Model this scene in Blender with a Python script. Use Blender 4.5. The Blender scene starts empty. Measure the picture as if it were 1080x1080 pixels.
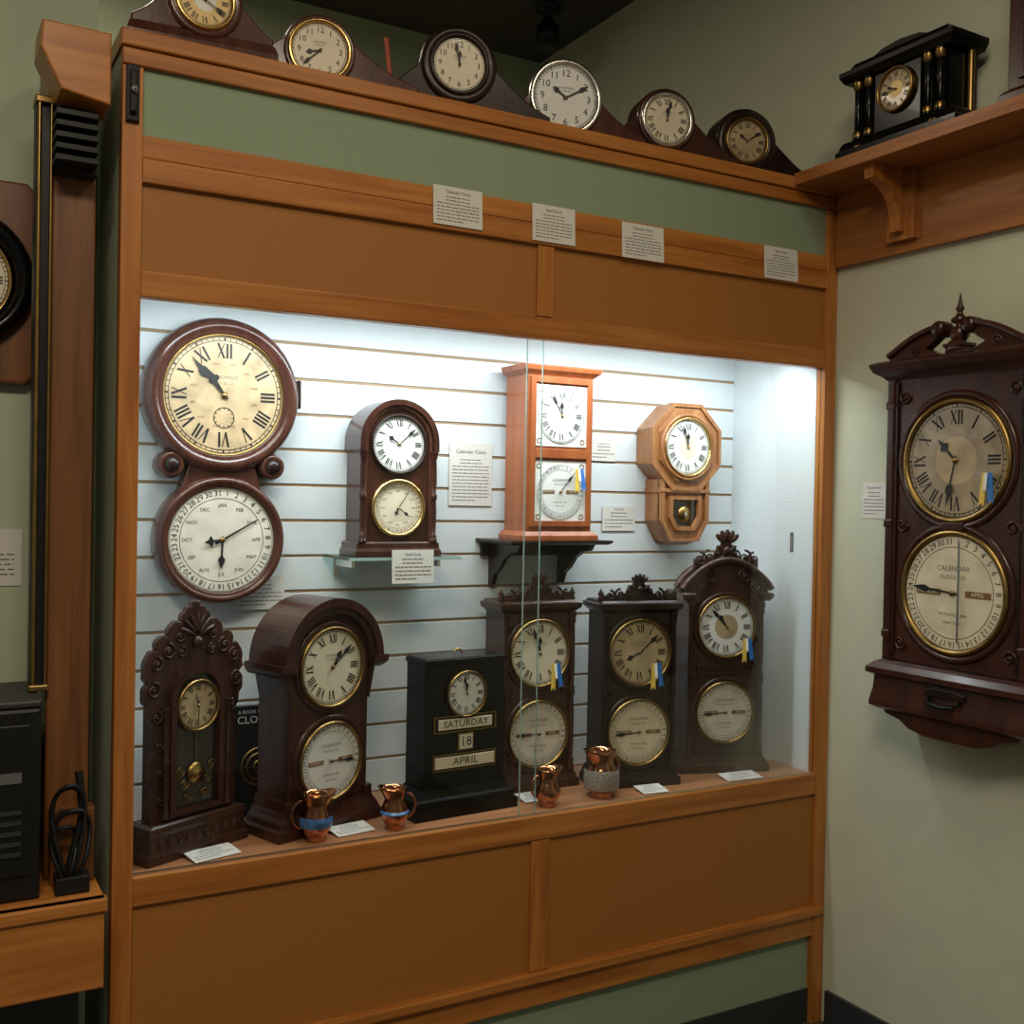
import bpy, math, random
from mathutils import Vector, Matrix
random.seed(4)
SC=bpy.context.scene
COL=bpy.context.collection
pi=math.pi
# ------------------------------------------------------------------ materials
M={}
def newmat(name):
    m=bpy.data.materials.new(name); m.use_nodes=True; M[name]=m
    nt=m.node_tree; return m,nt,nt.nodes['Principled BSDF']
def solid(name,col,rough=.5,metal=0,coat=0,spec=.5,noise=0,nscale=40,bump=0):
    m,nt,b=newmat(name)
    b.inputs['Base Color'].default_value=(*col,1); b.inputs['Roughness'].default_value=rough
    b.inputs['Metallic'].default_value=metal; b.inputs['Coat Weight'].default_value=coat
    b.inputs['Specular IOR Level'].default_value=spec
    tc=nt.nodes.new('ShaderNodeTexCoord'); nz=nt.nodes.new('ShaderNodeTexNoise')
    nz.inputs['Scale'].default_value=nscale; nz.inputs['Detail'].default_value=5
    nt.links.new(tc.outputs['Object'],nz.inputs['Vector'])
    if noise>0:
        r=nt.nodes.new('ShaderNodeValToRGB')
        r.color_ramp.elements[0].position=.3; r.color_ramp.elements[1].position=.7
        r.color_ramp.elements[0].color=(*[c*(1-noise) for c in col],1)
        r.color_ramp.elements[1].color=(*[min(1,c*(1+noise*.6)) for c in col],1)
        nt.links.new(nz.outputs['Fac'],r.inputs['Fac']); nt.links.new(r.outputs['Color'],b.inputs['Base Color'])
    if bump>0:
        bp=nt.nodes.new('ShaderNodeBump'); bp.inputs['Strength'].default_value=bump; bp.inputs['Distance'].default_value=.002
        nt.links.new(nz.outputs['Fac'],bp.inputs['Height']); nt.links.new(bp.outputs['Normal'],b.inputs['Normal'])
    return m
def wood(name,c1,c2,rough=.35,axis=2,scale=1.0,coat=.15,spec=.5):
    m,nt,b=newmat(name)
    tc=nt.nodes.new('ShaderNodeTexCoord'); mp=nt.nodes.new('ShaderNodeMapping')
    s=[38*scale]*3; s[axis]=2.2*scale; mp.inputs['Scale'].default_value=s
    nz=nt.nodes.new('ShaderNodeTexNoise'); nz.inputs['Scale'].default_value=1.0; nz.inputs['Detail'].default_value=7; nz.inputs['Roughness'].default_value=.6; nz.inputs['Distortion'].default_value=.5
    r=nt.nodes.new('ShaderNodeValToRGB'); r.color_ramp.elements[0].position=.35; r.color_ramp.elements[1].position=.66
    r.color_ramp.elements[0].color=(*c1,1); r.color_ramp.elements[1].color=(*c2,1)
    nt.links.new(tc.outputs['Object'],mp.inputs['Vector']); nt.links.new(mp.outputs['Vector'],nz.inputs['Vector'])
    nt.links.new(nz.outputs['Fac'],r.inputs['Fac']); nt.links.new(r.outputs['Color'],b.inputs['Base Color'])
    bp=nt.nodes.new('ShaderNodeBump'); bp.inputs['Strength'].default_value=.12; bp.inputs['Distance'].default_value=.001
    nt.links.new(nz.outputs['Fac'],bp.inputs['Height']); nt.links.new(bp.outputs['Normal'],b.inputs['Normal'])
    b.inputs['Roughness'].default_value=rough; b.inputs['Coat Weight'].default_value=coat; b.inputs['Coat Roughness'].default_value=.15
    b.inputs['Specular IOR Level'].default_value=spec
O1=(.34,.110,.018); O2=(.52,.200,.040)
wood('oak_h',O1,O2,.4,0,1,.12)
wood('oak_v',O1,O2,.4,2,1,.12)
wood('oak_y',(.28,.090,.017),(.44,.165,.035),.4,1)
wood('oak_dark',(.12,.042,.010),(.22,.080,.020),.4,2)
wood('deckwood',(.36,.15,.06),(.48,.22,.10),.35,0)
wood('mahogany',(.028,.008,.005),(.060,.018,.010),.28,2,1,.22,.4)
wood('rosewood',(.050,.016,.010),(.098,.034,.021),.25,2,1,.3,.4)
wood('walnut',(.028,.011,.007),(.064,.025,.014),.32,2,1,.15,.4)
wood('darkwalnut',(.011,.005,.004),(.028,.012,.008),.32,2,1,.1,.35)
wood('cherry',(.25,.055,.014),(.38,.105,.028),.35,2,1,.25)
wood('lightoak',(.25,.09,.026),(.41,.185,.066),.38,2,1.4,.2)
solid('ebony',(.004,.004,.004),.22,coat=.08,spec=.22,noise=.2)
solid('panel',(.37,.142,.024),.6,noise=.14,nscale=260,bump=.25)
solid('green_panel',(.26,.33,.21),.7,noise=.04,nscale=60)
solid('wall_paint',(.58,.60,.45),.85,noise=.04,nscale=12,bump=.06)
solid('wall_green',(.46,.53,.37),.85,noise=.04,nscale=12,bump=.06)
solid('ceiling_dark',(.085,.078,.066),.9,noise=.1,nscale=4)
solid('carpet',(.06,.055,.045),.95,noise=.4,nscale=150,bump=.6)
solid('rubber',(.03,.032,.035),.5,noise=.1)
solid('slat_white',(.71,.765,.775),.45,noise=.03,nscale=6)
solid('groove',(.36,.24,.13),.6,noise=.1)
solid('side_white',(.71,.765,.78),.5,noise=.02,nscale=6)
solid('brass',(.72,.48,.18),.24,metal=1,noise=.15,nscale=30)
solid('oldbrass',(.33,.21,.07),.35,metal=1,noise=.2,nscale=30)
solid('silver',(.75,.73,.68),.25,metal=1,noise=.05)
solid('copper',(.50,.22,.11),.16,metal=1,noise=.3,nscale=18)
solid('blueband',(.06,.16,.38),.3,noise=.5,nscale=60,coat=.4)
solid('greyband',(.30,.26,.22),.5,noise=.5,nscale=200,bump=.8)
solid('goldface',(.60,.43,.19),.35,metal=.4,noise=.12,nscale=20)
solid('cream',(.76,.68,.50),.35,coat=.4,noise=.06,nscale=14)
solid('white',(.80,.80,.75),.35,coat=.4,noise=.04,nscale=14)
solid('tan',(.50,.38,.21),.4,coat=.4,noise=.30,nscale=16)
solid('aged',(.56,.41,.23),.4,coat=.4,noise=.32,nscale=22)
solid('agedark',(.36,.28,.17),.35,coat=.5,noise=.35,nscale=16)
solid('agedcream',(.74,.65,.46),.4,coat=.5,noise=.16,nscale=18)
solid('calface',(.74,.70,.58),.35,coat=.4,noise=.14,nscale=20)
solid('ink',(.012,.011,.010),.5,noise=.1)
solid('inkgrey',(.16,.15,.13),.6,noise=.1)
solid('sepia',(.20,.10,.03),.5,noise=.2)
solid('paper',(.70,.68,.62),.8,noise=.02)
solid('black_plastic',(.010,.010,.011),.4,spec=.3,noise=.2)
solid('grey_metal',(.25,.25,.25),.4,metal=.7,noise=.1)
solid('ribblue',(.02,.16,.52),.5,noise=.1)
solid('ribyellow',(.78,.55,.08),.5,noise=.1)
solid('ribwhite',(.8,.8,.75),.6,noise=.05)
solid('redpaint',(.50,.10,.04),.5,noise=.1)
solid('darkglass',(.02,.015,.012),.05,coat=1,noise=.2)
solid('glass_edge',(.35,.5,.45),.1,noise=.05)
solid('lamp_white',(.9,.95,1),.4)
def glassmat(name,tint,k):
    m=bpy.data.materials.new(name); m.use_nodes=True; M[name]=m; nt=m.node_tree; nt.nodes.clear()
    o=nt.nodes.new('ShaderNodeOutputMaterial'); mx=nt.nodes.new('ShaderNodeMixShader'); t=nt.nodes.new('ShaderNodeBsdfTransparent'); g=nt.nodes.new('ShaderNodeBsdfGlossy'); f=nt.nodes.new('ShaderNodeFresnel'); mu=nt.nodes.new('ShaderNodeMath')
    t.inputs['Color'].default_value=(*tint,1); g.inputs['Roughness'].default_value=.02; f.inputs['IOR'].default_value=1.45
    mu.operation='MULTIPLY'; mu.inputs[1].default_value=k
    nt.links.new(f.outputs[0],mu.inputs[0]); nt.links.new(mu.outputs[0],mx.inputs[0]); nt.links.new(t.outputs[0],mx.inputs[1]); nt.links.new(g.outputs[0],mx.inputs[2]); nt.links.new(mx.outputs[0],o.inputs[0])
glassmat('glass',(.985,.995,.99),.32)
glassmat('shelfglass',(.75,.9,.87),.8)
# ------------------------------------------------------------------ glyphs
GC={}
def glyph(s):
    if s in GC: return GC[s]
    c=bpy.data.curves.new('g','FONT'); c.body=s; c.size=1; c.align_x='CENTER'; c.align_y='CENTER'; c.resolution_u=2
    o=bpy.data.objects.new('g',c); COL.objects.link(o); bpy.context.view_layer.update()
    me=o.evaluated_get(bpy.context.evaluated_depsgraph_get()).to_mesh()
    r=([(v.co.x,v.co.y) for v in me.vertices],[tuple(p.vertices) for p in me.polygons])
    bpy.data.objects.remove(o); bpy.data.curves.remove(c); GC[s]=r; return r
# ------------------------------------------------------------------ mesh builder
class MB:
    def __init__(s): s.v=[];s.f=[];s.m=[];s.sm=[];s.ml=[];s.T=None
    def mi(s,n):
        if n not in s.ml: s.ml.append(n)
        return s.ml.index(n)
    def add(s,vs,fs,mat,smooth=False):
        b=len(s.v); i=s.mi(mat)
        if s.T is not None: vs=[tuple(s.T@Vector(v)) for v in vs]
        s.v+=[tuple(v) for v in vs]
        for f in fs: s.f.append(tuple(b+k for k in f)); s.m.append(i); s.sm.append(smooth)
    def box(s,x0,x1,y0,y1,z0,z1,mat,c=0):
        if c<=0:
            vs=[(x,y,z) for x in(x0,x1) for y in(y0,y1) for z in(z0,z1)]
            s.add(vs,[(0,1,3,2),(4,6,7,5),(0,4,5,1),(2,3,7,6),(0,2,6,4),(1,5,7,3)],mat)
        else:
            s.prism([(x0,z0),(x1,z0),(x1,z1),(x0,z1)],y0,y1,mat,c)
    def loop(s,rings,mat,smooth=False,capa=True,capb=True,closed=True):
        n=len(rings[0]); vs=[p for r in rings for p in r]; fs=[]
        for i in range(len(rings)-1):
            for j in range(n if closed else n-1):
                k=(j+1)%n; fs.append((i*n+j,i*n+k,(i+1)*n+k,(i+1)*n+j))
        s.add(vs,fs,mat,smooth)
        if capa: s.add(rings[0],[tuple(range(n))[::-1]],mat)
        if capb: s.add(rings[-1],[tuple(range(n))],mat)
    def prism(s,prof,y0,y1,mat,c=0,smooth=False):
        a=sum(prof[i][0]*prof[(i+1)%len(prof)][1]-prof[(i+1)%len(prof)][0]*prof[i][1] for i in range(len(prof)))
        if a<0: prof=prof[::-1]
        n=len(prof)
        def inset(d):
            out=[]
            for i in range(n):
                p=Vector(prof[i-1]);q=Vector(prof[i]);r=Vector(prof[(i+1)%n])
                e1=(q-p);e2=(r-q)
                if e1.length<1e-9 or e2.length<1e-9: out.append(tuple(q)); continue
                e1.normalize();e2.normalize()
                n1=Vector((-e1.y,e1.x));n2=Vector((-e2.y,e2.x)); b=n1+n2
                if b.length<.2: out.append(tuple(q)); continue
                b.normalize(); k=min(2.0,1/max(.3,b.dot(n1)))
                out.append(tuple(q+b*d*k))
            return out
        if c>0:
            i1=inset(c); i2=inset(c*.3)
            rings=[[(x,y0,z) for x,z in i1],[(x,y0+c*.3,z) for x,z in i2],[(x,y0+c,z) for x,z in prof],[(x,y1,z) for x,z in prof]]
        else: rings=[[(x,y0,z) for x,z in prof],[(x,y1,z) for x,z in prof]]
        s.loop(rings,mat,smooth)
    def frame(s,outer,inner,y0,y1,mat,smooth=False):
        A=[(x,y1,z) for x,z in outer];B=[(x,y0,z) for x,z in outer];C=[(x,y0,z) for x,z in inner];D=[(x,y1,z) for x,z in inner]
        s.loop([A,B,C,D],mat,smooth,False,False)
    def loft(s,secs,mat):
        s.loop([[(-w,f,z),(w,f,z),(w,b,z),(-w,b,z)] for z,w,f,b in secs],mat)
    def loftx(s,cx,secs,mat):
        s.loop([[(cx-w,f,z),(cx+w,f,z),(cx+w,b,z),(cx-w,b,z)] for z,w,f,b in secs],mat)
    def revy(s,cx,cz,prof,mat,n=48,smooth=True,capa=False,capb=False):
        s.loop([[(cx+r*math.cos(2*pi*i/n),y,cz+r*math.sin(2*pi*i/n)) for i in range(n)] for r,y in prof],mat,smooth,capa,capb)
    def revz(s,cx,cy,prof,mat,n=24,smooth=True,cap=True,fn=None):
        rs=[]
        for r,z in prof:
            ring=[]
            for i in range(n):
                a=2*pi*i/n; p=(cx+r*math.cos(a),cy+r*math.sin(a),z)
                if fn: p=fn(p,a,r,z)
                ring.append(p)
            rs.append(ring)
        s.loop(rs,mat,smooth,cap,cap)
    def revx(s,cy,cz,prof,mat,n=20):
        s.loop([[(x,cy+r*math.cos(2*pi*i/n),cz+r*math.sin(2*pi*i/n)) for i in range(n)] for r,x in prof],mat,True,True,True)
    def ell(s,c,r,mat,n=12,m=8):
        rings=[]
        for i in range(1,m):
            t=pi*i/m
            rings.append([(c[0]+r[0]*math.sin(t)*math.cos(2*pi*j/n),c[1]+r[1]*math.sin(t)*math.sin(2*pi*j/n),c[2]-r[2]*math.cos(t)) for j in range(n)])
        s.loop(rings,mat,True,True,True)
    def torus_y(s,cx,cz,R,r,y,mat,a0=0,a1=2*pi,n=40,m=8,ry=None):
        ry=ry or r; full=abs(a1-a0-2*pi)<1e-6; N=n if full else n+1
        rings=[]
        for i in range(N):
            a=a0+(a1-a0)*i/n
            rings.append([(cx+(R+r*math.cos(2*pi*k/m))*math.cos(a),y+ry*math.sin(2*pi*k/m),cz+(R+r*math.cos(2*pi*k/m))*math.sin(a)) for k in range(m)])
        if full: rings.append(rings[0])
        s.loop(rings,mat,True,not full,not full)
    def tube(s,pts,r,mat,m=8):
        pts=[Vector(p) for p in pts]; rings=[]
        for i,p in enumerate(pts):
            t=(pts[min(i+1,len(pts)-1)]-pts[max(i-1,0)]).normalized()
            up=Vector((0,1,0)) if abs(t.y)<.8 else Vector((1,0,0))
            a=t.cross(up).normalized(); b=t.cross(a)
            rr=r(i/(len(pts)-1)) if callable(r) else r
            rings.append([tuple(p+a*rr*math.cos(2*pi*k/m)+b*rr*math.sin(2*pi*k/m)) for k in range(m)])
        s.loop(rings,mat,True,True,True)
    def poly(s,pts,y,mat):
        s.add([(x,y,z) for x,z in pts],[tuple(range(len(pts)))],mat)
    def text(s,t,cx,cz,y,size,mat,rot=0,sx=1):
        vs,fs=glyph(t); c,sn=math.cos(rot),math.sin(rot)
        s.add([(cx+size*(x*sx*c-z*sn),y,cz+size*(x*sx*sn+z*c)) for x,z in vs],fs,mat)
    def stroke(s,p,q,w,y,mat):
        p=Vector(p);q=Vector(q);d=(q-p).normalized();n=Vector((-d.y,d.x))*w/2
        s.poly([tuple(p+n),tuple(p-n),tuple(q-n),tuple(q+n)],y,mat)
    def obj(s,name,loc=(0,0,0),rot=0,parent=None,rx=0):
        me=bpy.data.meshes.new(name); me.from_pydata(s.v,[],s.f)
        for n in s.ml: me.materials.append(M[n])
        me.polygons.foreach_set('material_index',s.m); me.polygons.foreach_set('use_smooth',s.sm); me.update()
        o=bpy.data.objects.new(name,me); COL.objects.link(o); o.location=loc; o.rotation_euler=(rx,0,rot)
        if parent: o.parent=parent
        return o
# ------------------------------------------------------------------ dial
ROM=['XII','I','II','III','IIII','V','VI','VII','VIII','IX','X','XI']
def roman(mb,st,cx,cz,R,ang,h,y,mat):
    ws={'I':.30,'V':.72,'X':.72}; tot=sum(ws[c] for c in st); k=h*.82
    x=-tot/2
    ux=math.sin(ang);uz=math.cos(ang); rx=math.cos(ang);rz=-math.sin(ang)
    def P(a,b): return (cx+ux*(R+b*h)+rx*a*k, cz+uz*(R+b*h)+rz*a*k)
    for c in st:
        w=ws[c]; m=x+w/2; t=.15*h; th=.06*h
        if c=='I': mb.stroke(P(m,-.5),P(m,.5),t,y,mat)
        elif c=='V':
            mb.stroke(P(m-w*.36,.5),P(m,-.5),t,y,mat); mb.stroke(P(m+w*.36,.5),P(m,-.5),th,y-.0001,mat)
        else:
            mb.stroke(P(m-w*.36,.5),P(m+w*.36,-.5),t,y,mat); mb.stroke(P(m+w*.36,.5),P(m-w*.36,-.5),th,y-.0001,mat)
        x+=w
def hand(mb,cx,cz,y,ang,L,w,mat,style='spade'):
    ux=math.sin(ang);uz=math.cos(ang);rx=uz;rz=-ux
    def P(a,b): return (cx+ux*b*L+rx*a*w,cz+uz*b*L+rz*a*w)
    if style=='spade':
        pts=[P(-.35,-.12),P(-.35,.55),P(-1.2,.68),P(-.9,.78),P(0,1.0),P(.9,.78),P(1.2,.68),P(.35,.55),P(.35,-.12)]
    elif style=='moon':
        pts=[P(-.3,-.1),P(-.3,.5)]+[P(-1.3*math.sin(t)*1.0,.62-.12*math.cos(t)) for t in (.4,1.0,1.57,2.1,2.7)]+[P(0,1.0)]+[P(1.3*math.sin(t),.62-.12*math.cos(t)) for t in (2.7,2.1,1.57,1.0,.4)]+[P(.3,.5),P(.3,-.1)]
    else:
        pts=[P(-.5,-.2),P(-.25,1.0),P(.25,1.0),P(.5,-.2)]
    mb.poly(pts,y,mat)
def hang(h,m): return ((h%12)+m/60)/12*2*pi, m/60*2*pi
def dial(mb,cx,cz,y,r,face='white',kind='roman',time=(10,10),bez='brass',bw=.1,ink='ink',handstyle='spade',center=None,second=False,handmat='ink'):
    yd=y-.003
    mb.revy(cx,cz,[(r*1.0,y+.002),(r*1.0,yd),(r*.5,yd),(r*.001,yd)],face,48,False)
    if bez:
        b=r*bw
        mb.revy(cx,cz,[(r+b*1.3,y+.002),(r+b*1.3,y-.006),(r+b*.9,y-.011),(r+b*.4,y-.012),(r*1.0,y-.008),(r*.985,yd-.0002)],bez,48)
    yi=yd-.0006
    if center: mb.revy(cx,cz,[(r*.42,yd-.0003),(r*.001,yd-.0003)],center,32,False)
    if kind in('roman','arabic'):
        for q in(.93,.985): mb.revy(cx,cz,[(r*q,yi),(r*(q-.012),yi)],ink,48,False)
        for i in range(60):
            a=i*2*pi/60; w=r*(.03 if i%5==0 else .012)
            mb.stroke((cx+math.sin(a)*r*.925,cz+math.cos(a)*r*.925),(cx+math.sin(a)*r*.975,cz+math.cos(a)*r*.975),w,yi,ink)
        for i in range(12):
            a=i*2*pi/12
            if kind=='roman': roman(mb,ROM[i],cx,cz,r*.75,a,r*.25,yi,ink)
            else: mb.text(str(i if i else 12),cx+math.sin(a)*r*.74,cz+math.cos(a)*r*.74,yi,r*.30,ink)
        if second:
            mb.revy(cx,cz-r*.38,[(r*.18,yi),(r*.165,yi)],ink,24,False)
            for i in range(12):
                a=i*pi/6; mb.stroke((cx+math.sin(a)*r*.13,cz-r*.38+math.cos(a)*r*.13),(cx+math.sin(a)*r*.17,cz-r*.38+math.cos(a)*r*.17),r*.012,yi,ink)
            for i in range(12):
                a=(i+.5)*pi/6; mb.text('JAN FEB MAR APR MAY JUN JUL AUG SEP OCT NOV DEC'.split()[i],cx+math.sin(a)*r*.54,cz+math.cos(a)*r*.54,yi,r*.055,'sepia')
        ha,ma=hang(*time)
        hand(mb,cx,cz,yd-.0035,ha,r*.52,r*.075,handmat,handstyle); hand(mb,cx,cz,yd-.0045,ma,r*.84,r*.06,handmat,handstyle)
        mb.revy(cx,cz,[(r*.05,yd-.0015),(r*.05,yd-.006),(r*.001,yd-.0065)],'oldbrass',16)
        if center is None: mb.text('HANDMADE',cx,cz+r*.30,yi,r*.085,'inkgrey'); mb.text('CLOCK CO.',cx,cz+r*.2,yi,r*.07,'inkgrey')
    else:
        for q in(.985,.80): mb.revy(cx,cz,[(r*q,yi),(r*(q-.01),yi)],ink,48,False)
        for i in range(31):
            a=(i+.5)*2*pi/31
            mb.text(str(i+1),cx+math.sin(a)*r*.89,cz+math.cos(a)*r*.89,yi,r*.155,ink,-a)
        if kind=='cal':
            for sx in(-1,1):
                x0=cx+sx*r*.50; w=r*.25;h=r*.055
                mb.box(x0-w,x0+w,yi-.0006,yi,cz-h,cz+h,'sepia'); mb.text('MONDAY' if sx<0 else 'APRIL',x0,cz,yi-.0012,r*.10,'cream')
            mb.text('CALENDAR',cx,cz+r*.42,yi,r*.13,'inkgrey'); mb.text('CLOCK CO.',cx,cz+r*.27,yi,r*.10,'inkgrey'); mb.text('PATENTED 1866',cx,cz-r*.38,yi,r*.08,'inkgrey'); mb.text('NEW YORK',cx,cz-r*.52,yi,r*.07,'inkgrey')
            hand(mb,cx,cz,yd-.004,time[0],r*.84,r*.05,handmat,'spade'); 
        elif kind=='calmonth':
            for i,t in enumerate(['JAN','FEB','MAR','APR','MAY','JUN','JUL','AUG','SEP','OCT','NOV','DEC']):
                a=i*2*pi/12; mb.text(t,cx+math.sin(a)*r*.66,cz+math.cos(a)*r*.66,yi,r*.095,ink,0)
            hand(mb,cx,cz,yd-.004,time[0],r*.78,r*.045,handmat,'stick'); hand(mb,cx,cz,yd-.005,time[1],r*.55,r*.06,handmat,'spade'); hand(mb,cx,cz,yd-.006,time[1]+1.4,r*.35,r*.08,handmat,'moon')
        mb.revy(cx,cz,[(r*.05,yd-.0015),(r*.05,yd-.006),(r*.001,yd-.0065)],'oldbrass',16)
def arcp(cx,cz,r,a0,a1,n): return [(cx+r*math.cos(a0+(a1-a0)*i/n),cz+r*math.sin(a0+(a1-a0)*i/n)) for i in range(n+1)]
def ribbon(mb,x,z,y,s=1.0):
    for k,(dx,m,tilt) in enumerate([(-.003,'ribyellow',-.10),(.006,'ribblue',.22),(.0,'ribwhite',.02)]):
        L=(.055,.05,.03)[k]*s; w=(.0050,.0050,.003)[k]*s; yy=y-.001*k
        x0=x+dx*s; x1=x0+tilt*L*.6
        V=[(x0-w,yy,z),(x0+w,yy,z),(x1+w,yy-.006,z-L),(x1,yy-.006,z-L*.88),(x1-w,yy-.006,z-L)]
        mb.add(V,[(0,1,2,3,4)],m); mb.add([(a,c+.0008,d) for a,c,d in V],[(0,1,2,3,4)],m)
def scroll(mb,cx,cz,R,y,mat,sgn=1,r=.005,turns=1.4,st=0):
    pts=[]
    for i in range(26):
        t=i/25; a=st+sgn*t*turns*2*pi; rr=R*(1-.8*t); pts.append((cx+rr*math.cos(a),y,cz+rr*math.sin(a)))
    mb.tube(pts,lambda t:r*(1-.4*t),mat,6); mb.ell((cx,y,cz),(R*.28,r*1.2,R*.28),mat,8,6)
def crest(mb,z0,w,h,y0,y1,mat,peak=1.0):
    prof=[(-w/2,z0)]
    N=72
    for i in range(N+1):
        t=-1+2*i/N; env=h*(.34+.60*math.exp(-(t/.32)**2)+.10*math.cos(t*pi*2)*(1 if abs(t)>.3 else 0)); env*=(1-.45*max(0,abs(t)-.8)/.2)
        sc=abs(math.sin(t*pi*5.5)); prof.append((t*w/2,z0+max(.002,env*(.76+.24*sc))))
    prof.append((w/2,z0))
    mb.prism(prof,y0,y1,mat,.002)
    for sx in(-1,1):
        scroll(mb,sx*w*.42,z0+h*.26,h*.20,y0-.001,mat,sx,.0038,st=pi/2)
        scroll(mb,sx*w*.28,z0+h*.30,h*.22,y0-.001,mat,-sx,.0040,st=pi/2)
        scroll(mb,sx*w*.14,z0+h*.42,h*.20,y0-.001,mat,sx,.0038,st=pi/2)
    for k in range(-2,3):
        a=k*.42; L=h*.36
        T0=mb.T
        c=(math.sin(a)*L*.8,y0-.001,z0+h*.66+math.cos(a)*L*.80)
        T=Matrix.Translation(c)@Matrix.Rotation(a,4,'Y'); mb.T=T if T0 is None else T0@T
        mb.ell((0,0,0),(h*.085,.006,L*.5),mat,8,6); mb.T=T0
    mb.ell((0,y0-.002,z0+h*.5),(h*.12,.008,h*.12),mat)
def column(mb,x,y,z0,z1,r,mat,n=16):
    H=z1-z0
    P=[(1.35,0),(1.35,.03),(1.0,.04),(1.25,.06),(.8,.08),(.95,.2),(1.0,.35),(.8,.46),(1.15,.48),(1.15,.52),(.8,.54),(1,.65),(.95,.8),(.8,.92),(1.25,.94),(1.0,.96),(1.35,.97),(1.35,1)]
    mb.revz(x,y,[(r*a,z0+H*b) for a,b in P],mat,n)
# ------------------------------------------------------------------ camera
f=1133.3; yaw=.5196; pit=-.0126; rol=.0183
fw=Vector((math.sin(yaw)*math.cos(pit),math.cos(yaw)*math.cos(pit),math.sin(pit)))
r0=Vector((math.cos(yaw),-math.sin(yaw),0)); u0=r0.cross(fw)
rr=r0*math.cos(rol)+u0*math.sin(rol); uu=-r0*math.sin(rol)+u0*math.cos(rol)
cd=bpy.data.cameras.new('camera'); cam=bpy.data.objects.new('camera',cd); COL.objects.link(cam)
cam.matrix_world=Matrix(((rr.x,uu.x,-fw.x,0),(rr.y,uu.y,-fw.y,-2.3),(rr.z,uu.z,-fw.z,1.5374),(0,0,0,1)))
cd.sensor_width=36; cd.lens=f/1080*36; cd.clip_start=.02
SC.camera=cam
# ------------------------------------------------------------------ room
XL,XR,XM,ZT,ZB,ZTOP,XW,XLO=.427,2.359,1.378,1.936,.742,2.472,2.404,.386
def simple(name,x0,x1,y0,y1,z0,z1,mat):
    b=MB(); b.box(x0,x1,y0,y1,z0,z1,mat); return b.obj(name)
simple('floor',-2.2,2.5,-3.6,1.83,-.1,0,'carpet')
simple('ceiling',-2.2,2.5,-3.6,1.83,3.43,3.5,'ceiling_dark')
simple('wall_right',XW,XW+.1,-3.6,1.83,0,3.43,'wall_paint')
simple('wall_back',-2.2,XW,1.73,1.83,0,3.43,'wall_green')
simple('wall_left',-2.2,XLO-.002,.30,.38,0,3.43,'wall_green')
simple('baseboard_right',XW-.012,XW-.0005,-3.6,-.03,0.0,.10,'rubber')
b=MB()
b.box(2.21,XW-.001,-2.6,-.022,2.445,2.478,'oak_y',.004)
b.box(XW-.022,XW-.001,-2.6,-.022,2.231,2.444,'oak_y')
for yc in(-.27,-1.15):
    b.box(XW-.042,XW-.022,yc-.045,yc+.045,2.26,2.444,'oak_v')
    pr=[(XW-.17,2.444),(XW-.042,2.444),(XW-.042,2.28),(XW-.065,2.28)]+[(XW-.065-.10*(1-math.cos(t)),2.30+.11*math.sin(t)) for t in (0.2,.5,.8,1.1,1.35,1.57)]
    b.prism(pr,yc-.016,yc+.016,'oak_v')
b.obj('wall_shelf')
# ------------------------------------------------------------------ display case
case=bpy.data.objects.new('display_case',None); COL.objects.link(case)
def part(name,fn):
    b=MB(); fn(b); return b.obj(name,parent=case)
def stiles(b):
    b.box(XLO,XL,-.012,.02,0,2.40,'oak_v',.002)
    b.box(XR,XW-.002,-.012,.02,0,2.40,'oak_v',.002)
    b.box(1.372,1.418,-.010,.01,1.992,2.166,'oak_v',.001)
    b.box(1.385,1.438,-.010,.01,.351,.680,'oak_v',.001)
part('stiles',stiles)
def rails(b):
    b.box(XLO-.004,XW-.002,-.022,.40,2.437,ZTOP,'oak_h',.004)
    b.box(XLO,XW-.002,-.014,.02,2.402,2.436,'oak_h',.003)
    b.box(XL,XR,-.010,.02,2.219,2.265,'oak_h',.003)
    b.box(XL,XR,-.014,.02,2.168,2.218,'oak_h',.003)
    b.box(XL,XR,-.010,.02,1.936,1.990,'oak_h',.003)
    b.box(XL,XR,-.010,.0,.681,.742,'oak_h',.003)
    b.box(XL,XR,-.010,.02,.262,.349,'oak_h',.003)
    b.box(XLO,XW-.014,-.024,-.0125,.325,.349,'oak_h',.003)
part('rails',rails)
def panels(b):
    b.box(XL,XR,0,.02,1.990,2.168,'panel'); b.box(XL,XR,0.0,.02,.349,.681,'panel')
    b.box(XL,XR,0,.02,2.265,2.402,'green_panel'); b.box(XL,XR,.01,.03,.10,.262,'green_panel')
    b.box(XL,XR,.004,.03,0,.10,'rubber')
    b.box(XLO+.001,XLO+.02,.02,.45,0,2.436,'wall_green'); b.box(XR+.003,XW-.002,.02,.45,0,2.436,'wall_paint')
    b.box(XLO+.02,XR,.40,.42,0,2.436,'groove')
part('panels',panels)
def interior(b):
    b.box(XL-.02,XR,.0005,.40,.702,ZB,'deckwood')
    b.box(XL-.02,XR,.02,.40,2.03,2.05,'side_white')
    b.box(XL-.018,XL-.006,.02,.395,ZB,2.03,'side_white'); b.box(XR-.002,XR+.003,.02,.40,ZB,2.03,'side_white')
    b.box(XL-.006,XR-.002,.3835,.390,ZB,2.03,'groove')
    z=1.926-.0912*13
    while z<2.03:
        z0=max(z+.004,ZB); z1=min(z+.0912-.004,2.03)
        if z1>z0: b.box(XL-.006,XR-.002,.380,.392,z0,z1,'slat_white',.001)
        z+=.0912
    b.box(XR-.0045,XR-.002,.10,.112,1.39,1.45,'black_plastic'); b.box(XR-.006,XR-.0045,.102,.108,1.40,1.44,'silver')
    b.box(.468,.49,.365,.380,1.27,1.335,'grey_metal',.002)
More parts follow.
